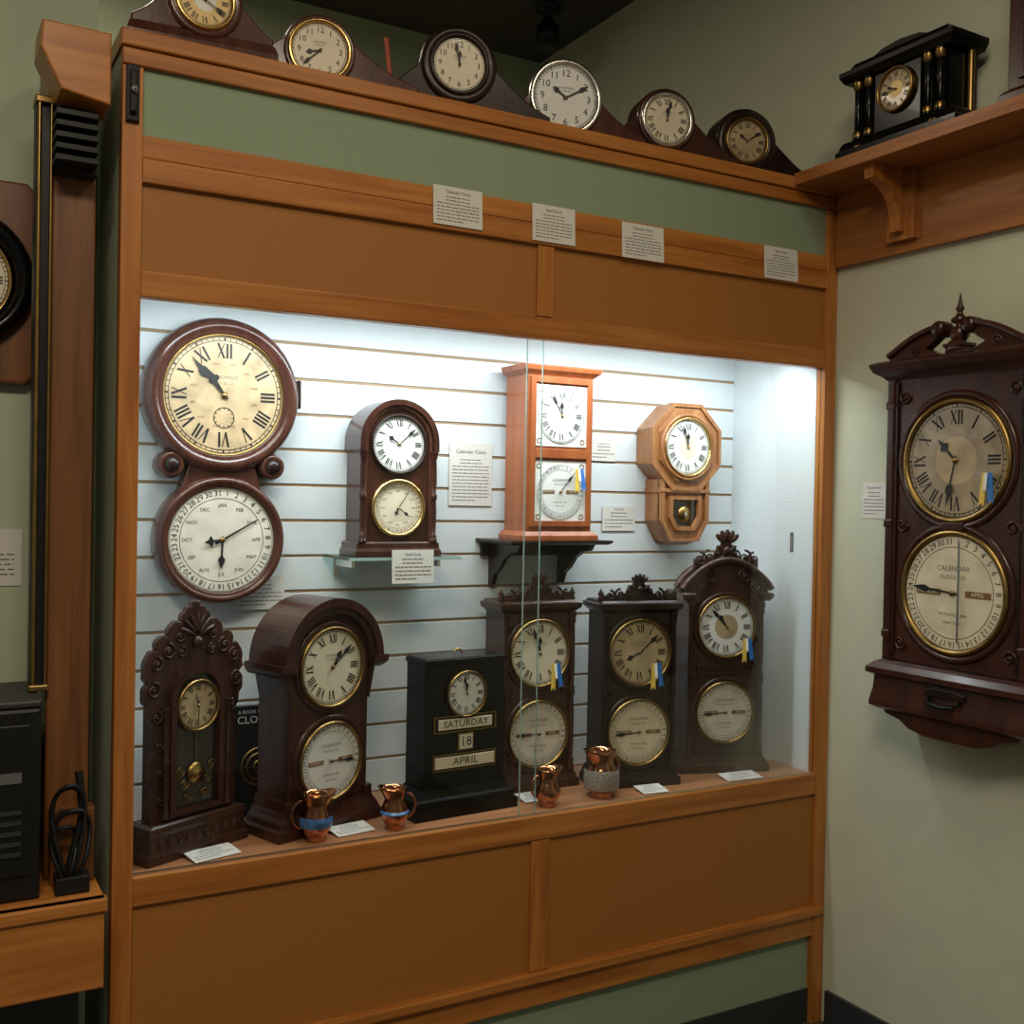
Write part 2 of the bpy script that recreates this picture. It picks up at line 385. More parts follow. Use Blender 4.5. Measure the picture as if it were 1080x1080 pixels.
part('interior',interior)
def glass(b):
    b.box(XL,1.405,.012,.017,ZB+.001,ZT,'glass'); b.box(1.355,XR,.003,.008,ZB+.001,ZT,'glass')
    b.box(1.405,1.4062,.012,.017,ZB+.001,ZT,'glass_edge'); b.box(1.3538,1.355,.003,.008,ZB+.001,ZT,'glass_edge')
    b.box(XL,XR,.0005,.0025,ZB,ZB+.006,'silver')
part('sliding_glass',glass)
def lamp(b):
    b.revx(.07,1.978,[(.004,.50),(.012,.505),(.012,2.29),(.004,2.295)],'lamp_white'); b.box(.47,2.32,.045,.095,1.992,2.03,'lamp_white')
    b.box(.48,.505,.05,.09,1.96,1.995,'lamp_white'); b.box(2.29,2.315,.05,.09,1.96,1.995,'lamp_white')
part('lamp_fixture',lamp)
def latch(b):
    b.box(.392,.418,-.022,-.012,2.285,2.40,'black_plastic',.003); b.box(.398,.412,-.034,-.022,2.30,2.385,'black_plastic',.004); b.revy(.405,2.345,[(.008,-.034),(.008,-.04),(.002,-.041)],'grey_metal',14)
part('latch',latch)
# ------------------------------------------------------------------ labels
def label(w,h,loc,rot=0,rx=0,n=6,title=True):
    b=MB(); b.box(-w/2,w/2,-.0008,.0008,0,h,'paper'); y=-.0012
    if title: b.text(random.choice(['Wall Clock','Calendar Clock','Mantel Clock','Shelf Clock']),0,h*.86,y,h*.11 if h<w else w*.11,'ink')
    lh=h*.70/n
    for i in range(n):
        x=-w*.43; z=h*.74-lh*i; end=w*.43 if i<n-1 else w*.1
        if i<2 and title: x=-w*.25; end=w*.25
        while x<end-.002:
            L=min(random.uniform(.05,.13)*w,end-x); b.poly([(x,z),(x+L,z),(x+L,z-lh*.26),(x,z-lh*.26)],y,'inkgrey'); x+=L+w*.02
    return b.obj('label_card',loc,rot,rx=rx)
for x0,x1,z0 in[(1.08,1.21,2.178),(1.35,1.475,2.175),(1.62,1.755,2.168),(2.11,2.237,2.172)]:
    label(x1-x0,.092,((x0+x1)/2,-.017,z0),0,-.05,n=8)
label(.135,.175,(1.395,.376,1.515),n=13); label(.125,.085,(.80,.372,1.245),n=6,rx=-.05)
label(.115,.085,(1.135,.182,1.318),n=6,rx=-.04); label(.095,.06,(1.845,.376,1.655),n=4); label(.12,.075,(1.905,.376,1.445),n=5)
label(.085,.10,(XW-.001,-.165,1.50),-pi/2,n=7); label(.22,.125,(.13,.298,1.325),0,n=8); label(.10,.06,(.12,.298,1.255),0,n=4)
for x,y,r,w in[(.615,.05,.25,.11),(.945,.075,.15,.10),(1.47,.12,0,.08),(1.80,.045,-.1,.08),(2.12,.045,-.1,.12)]:
    label(w,.06,(x,y-.02,ZB+.0025),r,-pi/2+.12,n=4)
# ------------------------------------------------------------------ upper clocks in case
b=MB()
b.prism(arcp(0,.35,.165,0,2*pi,48)[:-1],.014,.075,'rosewood'); b.prism(arcp(0,0,.135,0,2*pi,48)[:-1],.014,.075,'rosewood')
b.revy(0,.35,[(.172,.08),(.188,.07),(.190,.03),(.185,.008),(.172,-.006),(.160,-.002),(.154,.004),(.148,.0),(.146,.014)],'rosewood',64)
b.revy(0,0,[(.145,.08),(.156,.07),(.158,.03),(.154,.010),(.146,-.004),(.138,.000),(.134,.004),(.130,.002),(.128,.014)],'rosewood',64)
b.prism([(-.10,.11),(-.08,.18),(-.11,.23),(.11,.23),(.08,.18),(.10,.11)],.016,.075,'rosewood',.003)
for sx in(-1,1):
    b.revy(sx*.122,.180,[(.032,.075),(.034,.03),(.03,.008),(.024,.0),(.02,.006),(.014,.0),(.001,-.002)],'rosewood',28)
    b.revy(sx*.122,.180,[(.018,.004),(.016,-.004),(.006,-.007),(.001,-.008)],'darkwalnut',20)
b.box(.188,.197,.02,.05,.33,.40,'darkwalnut',.002)
dial(b,0,.35,.012,.143,'aged','roman',(10,53),None,second=True,handstyle='moon')
b.revy(0,.35,[(.149,.008),(.149,.004),(.143,.003),(.142,.010)],'oldbrass',56)
dial(b,0,0,.012,.127,'calface','calmonth',(math.radians(60),math.radians(182)),None)
b.obj('figure_eight_wall_clock',(.684,.300,1.424))
b=MB(); b.box(.965,1.275,.19,.378,1.376,1.384,'shelfglass'); b.box(.965,1.275,.188,.19,1.376,1.384,'glass_edge')
for x in(1.0,1.24): b.box(x-.004,x+.004,.25,.379,1.355,1.375,'silver'); b.box(x-.006,x+.006,.372,.379,1.33,1.376,'silver')
b.obj('glass_shelf')
def archring(b,w,z0,zc,t,y0,y1,mat,n=24):
    o=[(w,z0)]+arcp(0,zc,w,0,pi,n)+[(-w,z0)]; i=[(w-t,z0)]+arcp(0,zc,w-t,0,pi,n)+[(-w+t,z0)]
    m=len(o); A=[(x,y1,z) for x,z in o];B=[(x,y0,z) for x,z in o];C=[(x,y0,z) for x,z in i];D=[(x,y1,z) for x,z in i]
    fs=[]
    vs=A+B+C+D
    for k in range(3):
        for j in range(m-1): fs.append((k*m+j,k*m+j+1,(k+1)*m+j+1,(k+1)*m+j))
    fs.append((0,m,2*m,3*m)); fs.append((m-1,4*m-1,3*m-1,2*m-1)); b.add(vs,fs,mat)
b=MB()
b.loft([(0,.120,-.012,.10),(.012,.120,-.012,.10),(.02,.115,-.008,.10),(.032,.115,-.008,.10),(.036,.108,-.004,.10)],'mahogany')
pr=[(-.103,.034),(.103,.034)]+arcp(0,.292,.103,0,pi,24); b.prism(pr,.004,.10,'mahogany',.003)
archring(b,.110,.27,.292,.014,-.012,.10,'mahogany')
archring(b,.094,.04,.292,.008,-.003,.006,'rosewood')
for sx in(-1,1): column(b,sx*.099,-.003,.036,.27,.0085,'mahogany')
dial(b,0,.287,.003,.072,'white','roman',(10,8),'darkwalnut',.07); dial(b,0,.123,.003,.066,'cream','calmonth',(.6,2.2),'brass',.12)
b.obj('round_top_shelf_clock',(1.120,.25,1.3845))
b=MB()
b.loft([(-.012,.155,.185,.378),(-.006,.165,.175,.378),(0,.165,.175,.378)],'darkwalnut')
for sx in(-1,1):
    prof=[(.378,-.012),(.20,-.012),(.215,-.03),(.25,-.035),(.29,-.055),(.32,-.085),(.345,-.10),(.36,-.13),(.378,-.135)]
    b.loop([[(sx*.115-.007,y,z) for y,z in prof],[(sx*.115+.007,y,z) for y,z in prof]],'darkwalnut')
b.box(-.15,.15,.366,.379,-.05,-.012,'darkwalnut')
b.obj('bracket_shelf',(1.580,0,1.424))
b=MB()
b.loft([(0,.124,-.012,.12),(.012,.124,-.012,.12),(.024,.112,-.004,.12)],'cherry')
b.box(-.106,.106,0,.12,.024,.455,'cherry',.002)
b.loft([(.452,.106,0,.12),(.458,.112,-.006,.12),(.466,.122,-.016,.12),(.476,.125,-.018,.12),(.476,.1255,-.018,.12),(.480,.1255,-.018,.12)],'cherry')
def rect(w,h,cz): return [(-w,cz-h),(w,cz-h),(w,cz+h),(-w,cz+h)]
b.frame(rect(.100,.205,.243),rect(.084,.190,.243),-.008,.0,'cherry')
b.box(-.086,.086,-.008,0,.226,.252,'cherry',.001)
for cz,kind in((.343,'roman'),(.134,'cal')):
    b.box(-.084,.084,-.0025,0,cz-.084,cz+.084,'white')
    dial(b,0,cz,-.0012,.076,'white',kind,(11,55) if kind=='roman' else (math.radians(40),0),None)
    for sx in(-1,1):
        for sz in(-1,1): b.revy(sx*.07,cz+sz*.07,[(.008,-.0032),(.005,-.0032)],'sepia',12,False)
ribbon(b,.055,.20,-.012,1.25)
b.obj('tall_box_calendar_clock',(1.593,.222,1.4245))
b=MB()
def octo(a,cz): return [(a/math.cos(pi/8)*math.cos(pi/8+i*pi/4),cz+a/math.cos(pi/8)*math.sin(pi/8+i*pi/4)) for i in range(8)]
b.prism(octo(.128,0),.01,.085,'lightoak'); b.frame(octo(.133,0),octo(.122,0),-.002,.03,'lightoak'); b.frame(octo(.122,0),octo(.100,0),.004,.03,'lightoak')
b.frame(octo(.104,0),octo(.094,0),-.004,.03,'lightoak')
b.revy(0,0,[(.106,.02),(.103,-.008),(.096,-.010),(.092,-.003)],'lightoak',40)
dial(b,0,0,-.0,.084,'white','roman',(11,57),'brass',.08,center='cream')
dp=[(-.092,-.10),(-.092,-.225),(-.055,-.288),(.055,-.288),(.092,-.225),(.092,-.10)]
b.prism(dp,.012,.085,'lightoak',.003)
b.frame(dp,[(x*.86,-.10+(z+.10)*.93-.006) for x,z in dp],.002,.02,'lightoak')
dq=[(-.062,-.150),(-.062,-.215),(-.038,-.255),(.038,-.255),(.062,-.215),(.062,-.150)]
b.frame(dq,[(x*.78,-.2+(z+.2)*.78) for x,z in dq],-.0,.02,'lightoak'); b.poly([(x*.8,-.2+(z+.2)*.8) for x,z in dq],.010,'darkglass')
b.revy(0,-.205,[(.024,.009),(.022,.004),(.001,.002)],'oldbrass',24); b.revy(0,-.205,[(.008,.003),(.001,.001)],'silver',20)
b.box(-.095,.095,.0,.085,-.140,-.128,'lightoak',.002)
b.loft([(-.300,.03,.03,.08),(-.288,.05,.012,.085)],'lightoak')
b.obj('octagon_drop_clock',(2.096,.292,1.704))
# ------------------------------------------------------------------ bottom row clocks
def place(b,name,x,y,rot,z=ZB): return b.obj(name,(x,y,z+.0005),math.radians(rot))
b=MB(); m='walnut'; BK=.070
b.loft([(0,.136,-.006,BK),(.018,.136,-.006,BK),(.024,.131,-.003,BK),(.058,.126,.0,BK),(.066,.131,-.003,BK),(.078,.130,-.003,BK),(.082,.118,.002,BK)],m)
for i in range(9):
    x=-.10+i*.025; b.ell((x,-.002,.041),(.009,.004,.012),m,8,6)
half=[(.112,.08),(.110,.16),(.118,.20),(.108,.235),(.112,.30),(.124,.335),(.134,.36),(.124,.385),(.132,.41),(.124,.445),(.104,.455),(.098,.48),(.074,.482),(.064,.508),(.040,.512),(.028,.535),(.012,.545),(0,.556)]
pr=[]
for i in range(len(half)-1):
    a=Vector(half[i]);c=Vector(half[i+1]);n=Vector((c.y-a.y,-(c.x-a.x))).normalized()
    for k in range(4):
        t=k/4; pr.append(tuple(a.lerp(c,t)+n*.005*abs(math.sin(t*pi))))
full=pr+[(0,.556)]+[(-x,z) for x,z in pr[::-1]]
b.prism(full,.018,.032,m,.003)
b.box(-.098,.098,.030,BK,.08,.40,m)
b.frame([(-.072,.09),(.072,.09),(.072,.34)]+arcp(0,.34,.072,0.1,pi-.1,14)+[(-.072,.34)],[(-.058,.102),(.058,.102),(.058,.34)]+arcp(0,.34,.058,0.1,pi-.1,14)+[(-.058,.34)],.004,.02,'mahogany')
b.poly([(-.058,.10),(.058,.10),(.058,.34)]+arcp(0,.34,.058,0,pi,14)+[(-.058,.34)],.0165,'darkglass')
dial(b,0,.325,.013,.052,'tan','roman',(11,30),'oldbrass',.10,handstyle='stick')
b.stroke((0,.27),(0,.19),.003,.012,'oldbrass'); b.revy(0,.175,[(.024,.014),(.022,.008),(.001,.005)],'oldbrass',24); b.revy(0,.175,[(.014,.007),(.001,.003)],'brass',20)
for k in range(3):
    for sx in(-1,1): scroll(b,sx*(.022+k*.010),.125+k*.03,.012,.012,'oldbrass',sx,.0015)
for sx in(-1,1):
    for (x,z,R) in((.09,.13,.014),(.09,.19,.012),(.094,.25,.013),(.102,.31,.014),(.112,.37,.018),(.104,.425,.016),(.075,.45,.018),(.045,.48,.014),(.04,.445,.012)): scroll(b,sx*x,z,R,.015,m,sx,.0035,st=pi/2)
    column(b,sx*.083,.008,.09,.33,.006,m,10)
for k in range(-3,4):
    a=k*.38; T=Matrix.Translation((math.sin(a)*.03,.014,.475+math.cos(a)*.035))@Matrix.Rotation(a,4,'Y'); b.T=T; b.ell((0,0,0),(.006,.006,.022),m,8,6); b.T=None
b.ell((0,.014,.465),(.013,.010,.013),m)
place(b,'gingerbread_kitchen_clock',.586,.094,25)
b=MB(); m='mahogany'
b.loft([(0,.156,-.012,.125),(.022,.156,-.012,.125),(.028,.150,-.008,.125),(.040,.146,-.004,.125),(.050,.138,.0,.125),(.062,.132,.004,.125)],m)
pr=[(-.118,.06),(.118,.06)]+arcp(0,.405,.118,0,pi,28); b.prism(pr,.006,.125,m,.003)
archring(b,.148,.403,.403,.020,-.018,.125,m,30); archring(b,.138,.396,.403,.026,-.010,.125,'walnut',30)
for sx in(-1,1):
    b.loftx(sx*.138,[(.375,.012,-.004,.125),(.382,.018,-.014,.125),(.390,.022,-.022,.125),(.404,.022,-.022,.125)],m)
    b.prism([(sx*.118,.30),(sx*.134,.375),(sx*.118,.375)],.0,.12,m)
    b.box(sx*.118-.012,sx*.118+.012,-.001,.12,.06,.085,m,.002)
for cz,rd in((.387,.090),(.165,.089)): b.revy(0,cz,[(rd+.022,.01),(rd+.02,.001),(rd+.014,-.004),(rd+.008,.0)],m,48)
dial(b,0,.387,.003,.090,'cream','roman',(1,8),'oldbrass',.07); dial(b,0,.163,.003,.088,'white','cal',(math.radians(95),0),'oldbrass',.07)
place(b,'arched_calendar_clock',.901,.122,19)
b=MB(); m='ebony'
b.loft([(0,.150,-.012,.105),(.026,.150,-.012,.105),(.028,.142,-.006,.105),(.044,.142,-.006,.105),(.050,.134,.0,.105),(.062,.126,.004,.105),(.070,.120,.006,.105)],m)
b.box(-.116,.116,.010,.105,.068,.380,m,.002)
b.loft([(.377,.116,.01,.105),(.381,.121,.006,.105),(.390,.121,.006,.105),(.394,.112,.012,.105)],m)
dial(b,0,.303,.008,.054,'white','roman',(11,58),'oldbrass',.06)
b.torus_y(0,.397,.012,.0025,.05,'brass',0,pi,12,6)
for z,h,w in((.228,.013,.078),(.133,.014,.086)):
    b.box(-w,w,.004,.012,z-h,z+h,'cream',.001)
b.text('SATURDAY',0,.228,.0034,.025,'ink',sx=1.05); b.text('APRIL',0,.133,.0034,.026,'ink',sx=1.15)
b.box(-.024,.024,.004,.012,.160,.204,'oldbrass',.002); b.box(-.019,.019,.0025,.005,.164,.200,'cream'); b.text('18',0,.182,.0018,.034,'ink')
for z in(.228,.133):
    b.frame(rect(.092,.021,z),rect(.087,.018,z),.007,.011,'oldbrass')
place(b,'black_calendar_mantel_clock',1.248,.090,4)
def twodial(name,m,x,y,rot,f1,f2,t1,t2,bez,zt=.505,rib=True,s=.0):
    b=MB()
    b.loft([(0,.128,-.010,.115),(.020,.128,-.010,.115),(.026,.122,-.006,.115),(.038,.118,-.002,.115),(.046,.112,.002,.115)],m)
    b.box(-.108,.108,.006,.115,.044,zt-.02,m,.003)
    b.loft([(zt-.022,.108,.006,.115),(zt-.016,.116,-.002,.115),(zt-.008,.126,-.010,.115),(zt+.004,.128,-.012,.115),(zt+.006,.118,-.002,.115),(zt+.012,.112,.004,.115)],m)
    for sx in(-1,1):
        column(b,sx*.104,.0,.046,zt-.02,.0075,m,12)
        b.revz(sx*.112,.02,[(.004,zt+.01),(.010,zt+.016),(.005,zt+.022),(.009,zt+.030),(.003,zt+.040),(.001,zt+.046)],m,12)
        for z in(.085,.265,.445): scroll(b,sx*.082,z,.012,.004,m,sx,.003)
    crest(b,zt+.008,.21,.072,.010,.024,m)
    for cz in(.374,.152): b.revy(0,cz,[(.107,.01),(.106,.0),(.100,-.003),(.094,.0)],m,48)
    dial(b,0,.374,.003,.088,f1,'roman',t1,bez,.06); dial(b,0,.152,.003,.088,f2,'cal',t2,bez,.06)
    if rib: ribbon(b,.042,.345,-.014,1.35)
    return place(b,name,x,y,rot)
twodial('cottage_calendar_clock','walnut',1.528,.205,-2,'cream','calface',(11,57),(math.radians(270),0),'oldbrass')
twodial('ebonized_calendar_clock','darkwalnut',1.795,.108,-12,'tan','agedcream',(8,8),(math.radians(265),0),'oldbrass')
b=MB(); m='walnut'
b.loft([(0,.140,-.012,.12),(.02,.140,-.012,.12),(.028,.132,-.006,.12),(.04,.126,-.002,.12),(.05,.120,.002,.12)],m)
b.box(-.116,.116,.006,.12,.048,.50,m,.003)
b.prism([(-.122,.495),(.122,.495)]+[(.122*math.cos(t),.53+.085*math.sin(t)) for t in [i*pi/20 for i in range(21)]],.004,.115,m,.003)
pts=[(x,.54+.085*math.cos(x/.14*pi/2)**.8 if abs(x)<.14 else .54) for x in [-.14+.28*i/28 for i in range(29)]]
b.tube([(x,-.004,z) for x,z in pts],.010,m,8); b.tube([(x,.05,z+.002) for x,z in pts],.011,m,8)
for sx in(-1,1):
    b.loftx(sx*.122,[(.505,.012,-.004,.12),(.515,.020,-.014,.12),(.525,.022,-.016,.12),(.530,.016,-.01,.12)],m)
    b.revz(sx*.132,.02,[(.006,.53),(.012,.540),(.006,.548),(.009,.556),(.002,.570)],m,12)
    column(b,sx*.110,.0,.05,.50,.008,m,12)
    scroll(b,sx*.055,.578,.022,.0,m,sx,.004,st=pi/2); scroll(b,sx*.085,.548,.016,.0,m,-sx,.0035)
crest(b,.600,.20,.104,.008,.022,m)
for cz in(.428,.178): b.revy(0,cz,[(.104,.01),(.103,.0),(.097,-.003),(.092,.0)],m,48)
dial(b,0,.428,.003,.086,'white','roman',(10,53),'oldbrass',.06,center='tan'); dial(b,0,.176,.003,.086,'calface','cal',(math.radians(265),0),'oldbrass',.06)
b.frame(rect(.09,.014,.303),rect(.08,.007,.303),.0,.01,m)
ribbon(b,.058,.395,-.014,1.3)
place(b,'arched_parlor_calendar_clock',2.124,.128,-18)
b=MB(); b.box(-.075,.075,0,.02,0,.27,'black_plastic',.002); b.text('CLOCKS',.035,.235,-.0006,.026,'paper'); b.text('A BOOK OF',.02,.255,-.0006,.012,'paper')
for R in(.045,.032,.014): b.torus_y(.04,.12,R,.0035,-.001,'oldbrass',n=28)
for i in range(6):
    a=i*pi/3; b.stroke((.04,.12),(.04+.045*math.cos(a),.12+.045*math.sin(a)),.004,-.002,'oldbrass')
b.obj('book',(.745,.30,ZB+.001),0,rx=-.08)
def jug(x,y,h,r,ha,band='blueband',bandz=(.30,.52)):
    b=MB()
    prof=[(.62,0),(.66,.02),(.55,.06),(.75,.14),(.95,.26),(1.0,.38),(.96,.50),(.80,.62),(.70,.70),(.70,.80),(.78,.92),(.84,1.0),(.80,1.0),(.72,.90),(.64,.78),(.64,.70),(.74,.6),(.88,.45),(.85,.25),(.4,.10)]
    def fn(p,a,rr,z):
        k=max(0,(z/h-.72)/.28); c=math.cos(a-pi-ha)
        if k>0 and c>.55: e=(c-.55)/.45; return (p[0]+math.cos(a)*r*.42*e*k,p[1]+math.sin(a)*r*.42*e*k,p[2]+h*.05*e*k)
        return p
    b.revz(0,0,[(r*a,h*z) for a,z in prof],'copper',28,True,True,fn)
    lo,hi=bandz
    b.revz(0,0,[(r*1.005*.97,h*lo),(r*1.03,h*(lo+.08)),(r*1.02,h*(hi-.06)),(r*.955,h*hi)],band,28,True,False)
    pts=[]
    for i in range(15):
        t=-1.25+2.6*i/14; R=h*.30; pts.append((math.cos(ha)*(r*.72+R*.85*max(0,math.cos(t))),math.sin(ha)*(r*.72+R*.85*max(0,math.cos(t))),h*.55+R*math.sin(t)))
    b.tube(pts,h*.038,'copper',8)
    return b.obj('copper_lustre_jug',(x,y,ZB+.0005))
jug(.845,.062,.108,.038,pi*.93); jug(1.042,.062,.098,.034,-.25,bandz=(.34,.48)); jug(1.472,.062,.095,.034,pi,'copper'); jug(1.650,.074,.125,.047,pi*.0+.2,'greyband',(.18,.60))
# ------------------------------------------------------------------ mantel clocks on top
def tambour(x,y,rot,m,R,hz,W,face,kind,time,rd,bez='brass',dep=.075,plinth=.022,z=ZTOP,center=None,sig=1.38,lo=.046):
    b=MB()
    b.loft([(0,W,-.008,dep+.006),(plinth*.7,W,-.008,dep+.006),(plinth,W-.006,-.003,dep)],m)
    N=72; pr=[(W-.008,plinth)]
    for i in range(N+1):
        xx=(W-.010)*(1-2*i/N); a=abs(xx)
        tail=plinth+.008+(hz*.72)*math.exp(-((a/(R*sig))**2.6))+lo*(1-(a/W)**2.2)
        circ=hz+math.sqrt(max(0,R*R-a*a)) if a<R else 0
        zz=max(circ if a<R*.985 else 0,min(tail,hz+R*.9))
        pr.append((xx,zz))
    pr.append((-W+.008,plinth))
    b.prism(pr,.0,dep,m,.004)
    b.revy(0,hz,[(R*.99,.01),(R*.97,-.006),(rd*1.16,-.010),(rd*1.1,-.002)],m,48)
    dial(b,0,hz,-.003,rd,face,kind,time,bez,.13,center=center)
    return b.obj('tambour_mantel_clock',(x,y,z+.0005),math.radians(rot))
tambour(.568,.075,-4,'rosewood',.082,.130,.160,'goldface','roman',(9,20),.056,'brass',.08,.060,center='silver',sig=1.25,lo=.02)
tambour(.838,.10,-14,'rosewood',.084,.090,.245,'cream','arabic',(8,38),.064,'brass')
tambour(1.198,.10,-14,'darkwalnut',.098,.136,.250,'cream','arabic',(11,58),.066,'darkwalnut')
tambour(1.510,.10,-14,'rosewood',.092,.116,.240,'white','arabic',(10,10),.086,'silver',.06)
tambour(1.843,.10,-14,'mahogany',.088,.122,.235,'cream','roman',(12,2),.066,'silver')
tambour(2.140,.105,-14,'darkwalnut',.096,.118,.225,'tan','roman',(10,9),.060,'oldbrass')
b=MB(); b.tube([(0,0,0),(-.03,.0,.23)],.006,'redpaint'); b.ell((-.03,0,.232),(.007,.007,.007),'redpaint'); b.revz(0,0,[(.014,0),(.014,.006),(.006,.008)],'redpaint',16)
o=b.obj('red_stick',(1.105,.27,ZTOP))
b=MB(); m='ebony'
b.loft([(0,.192,-.012,.125),(.020,.192,-.012,.125),(.026,.186,-.006,.125),(.040,.182,-.002,.125),(.046,.176,.002,.125)],m)
b.box(-.150,.150,.022,.123,.044,.205,m,.002); b.box(-.075,.075,.006,.03,.044,.205,m,.002)
for sx in(-1,1):
    for x in(.095,.132):
        b.revz(sx*x,.008,[(.013,.046),(.013,.055),(.009,.060),(.009,.19),(.013,.195),(.013,.205)],m,14)
        b.revz(sx*x,.008,[(.0135,.052),(.0135,.064),(.0095,.068)],'oldbrass',14,cap=False); b.revz(sx*x,.008,[(.0095,.178),(.0135,.184),(.0135,.198)],'oldbrass',14,cap=False)
    b.revz(sx*.158,.09,[(.012,.046),(.009,.06),(.009,.19),(.012,.205)],'oldbrass',12)
b.loft([(.203,.170,-.004,.125),(.212,.176,-.010,.125),(.222,.182,-.014,.125),(.234,.182,-.014,.125),(.238,.160,.0,.125),(.246,.155,.004,.123),(.256,.150,.010,.121),(.258,.145,.014,.119)],m)
b.prism([(-.09,.256),(.09,.256),(.06,.268),(0,.274),(-.06,.268)],.012,.11,m,.002)
for sx in(-1,1): b.ell((sx*.12,-.006,.022),(.014,.006,.008),'oldbrass')
dial(b,0,.140,.003,.052,'tan','roman',(9,44),'oldbrass',.10,center='goldface')
b.obj('black_mantel_clock',(2.240,-.350,2.479),-pi/2)
b=MB(); m='mahogany'
b.loft([(0,.14,-.01,.12),(.03,.14,-.01,.12),(.04,.125,.0,.12)],m); b.box(-.12,.12,.002,.12,.04,.42,m,.003)
b.loft([(.42,.12,.0,.12),(.44,.14,-.012,.12),(.455,.14,-.012,.12)],m); b.prism([(-.13,.455),(.13,.455),(0,.52)],.0,.10,m,.003)
dial(b,0,.31,.0,.085,'cream','roman',(4,20),'brass',.08); b.frame(rect(.09,.07,.13),rect(.078,.058,.13),-.006,.002,m); b.poly(rect(.08,.06,.13),.0005,'darkglass')
b.obj('shelf_clock',(2.262,-.780,2.479),-pi/2)
# ------------------------------------------------------------------ big calendar clock on the right wall
b=MB(); m='mahogany'
yF=-.12; yB=-.002
b.box(-.203,.203,yF,yB,1.13,1.875,m,.004)
for sx in(-1,1):
    b.box(sx*.200-.012,sx*.200+.012,yF-.010,yB,1.13,1.875,m,.004)
    for z in(1.20,1.49,1.80): b.box(sx*.200-.014,sx*.200+.014,yF-.013,yB,z-.010,z+.010,m,.003)
    b.box(sx*.182-.004,sx*.182+.004,yF-.007,yF,1.15,1.86,'darkwalnut',.001)
b.loft([(1.866,.212,yF-.010,yB),(1.876,.222,yF-.018,yB),(1.888,.240,yF-.034,yB),(1.904,.248,yF-.042,yB),(1.910,.248,yF-.042,yB),(1.916,.23,yF-.03,yB)],m)
b.loft([(1.130,.212,yF-.012,yB),(1.122,.228,yF-.024,yB),(1.108,.243,yF-.036,yB),(1.094,.243,yF-.036,yB),(1.088,.228,yF-.024,yB)],m)
b.loft([(1.088,.226,yF-.020,yB),(1.055,.226,yF-.024,yB),(1.02,.234,yF-.030,yB),(1.008,.234,yF-.030,yB),(1.0,.215,yF-.018,yB)],m)
b.prism([(-.205,1.002),(.205,1.002),(.195,.988),(.15,.978),(.12,.960),(.07,.950),(-.07,.950),(-.12,.960),(-.15,.978),(-.195,.988)],yF-.012,yB,m,.004)
b.tube([(-.045,yF-.024,1.055),(-.04,yF-.044,1.045),(0,yF-.050,1.040),(.04,yF-.044,1.045),(.045,yF-.024,1.055)],.006,'ebony'); b.prism([(-.058,1.06),(.058,1.06),(.058,1.075),(.03,1.082),(-.03,1.082),(-.058,1.075)],yF-.030,yF-.020,'darkwalnut',.002)
for sx in(-1,1):
    up=[]
    for i in range(19):
        t=i/18; x=.200-.160*t; z=1.928+.062*(t**1.2)+.014*math.sin(t*pi); up.append((sx*x,z)); 
    pr=[(sx*.200,1.914)]+up+[(sx*.050,1.962),(sx*.068,1.948),(sx*.085,1.938),(sx*.05,1.922),(sx*.04,1.914)]
    b.prism(pr,yF-.02,yF+.01,m,.003)
    b.tube([(x,yF-.024,z) for x,z in up],.008,m,8)
    b.revy(sx*.044,1.982,[(.020,yF+.01),(.020,yF-.026),(.015,yF-.034),(.001,yF-.036)],m,24)
    scroll(b,sx*.12,1.935,.014,yF-.022,m,sx,.003)
b.loftx(0,[(1.912,.028,yF-.02,yF+.02),(1.93,.026,yF-.018,yF+.018),(1.935,.030,yF-.024,yF+.024),(1.942,.030,yF-.024,yF+.024)],m)
FZ=[(.012,0),(.020,.012),(.026,.026),(.016,.040),(.008,.046),(.020,.054),(.022,.060),(.010,.070),(.006,.078),(.011,.086),(.006,.096),(.003,.115),(.001,.126)]
b.revz(0,yF,[(r,1.942+z) for r,z in FZ],m,20)
b.ell((0,yF-.012,1.935),(.03,.012,.018),m)
for cz in(1.652,1.322):
    b.revy(0,cz,[(.176,yF+.01),(.176,yF-.004),(.168,yF-.010),(.160,yF-.006),(.156,yF+.0)],m,56)
dial(b,0,1.652,yF,.144,'agedark','roman',(10,32),'oldbrass',.075,center='tan',handstyle='moon')
dial(b,0,1.322,yF,.144,'agedcream','cal',(math.radians(275),0),'oldbrass',.075)
b.stroke((.02,1.20),(.02,1.45),.006,yF-.010,'grey_metal')
for sx in(-1,1):
    for z in(1.487,1.18,1.82): scroll(b,sx*.160,z,.018,yF-.003,m,sx,.004)
b.box(-.03,.03,yF-.010,yF,1.478,1.497,m,.002)
ribbon(b,.098,1.62,yF-.018,1.5)
b.obj('calendar_wall_clock',(XW,-.528,0),-pi/2)
# ------------------------------------------------------------------ left side things
b=MB()
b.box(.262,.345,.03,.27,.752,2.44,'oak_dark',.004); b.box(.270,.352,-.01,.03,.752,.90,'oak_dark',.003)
b.prism([(.225,2.375),(.262,2.300),(.352,2.285),(.352,2.425),(.228,2.425)],-.09,.02,'oak_h',.004)
for i in range(5): b.box(.258,.335,-.06,.03,2.175+i*.022,2.186+i*.022,'black_plastic',.001)
b.box(.264,.34,-.02,.03,2.165,2.29,'black_plastic')
b.box(.230,.262,.02,.06,1.137,2.30,'black_plastic',.003); b.revz(.236,.014,[(.004,1.14),(.004,2.30)],'oldbrass',14); b.revz(.258,.014,[(.003,1.14),(.003,2.30)],'oldbrass',14); b.box(.228,.264,.008,.06,2.30,2.315,'oldbrass',.003); b.box(.228,.264,.008,.06,1.137,1.150,'oldbrass',.003)
b.obj('oak_pillar')
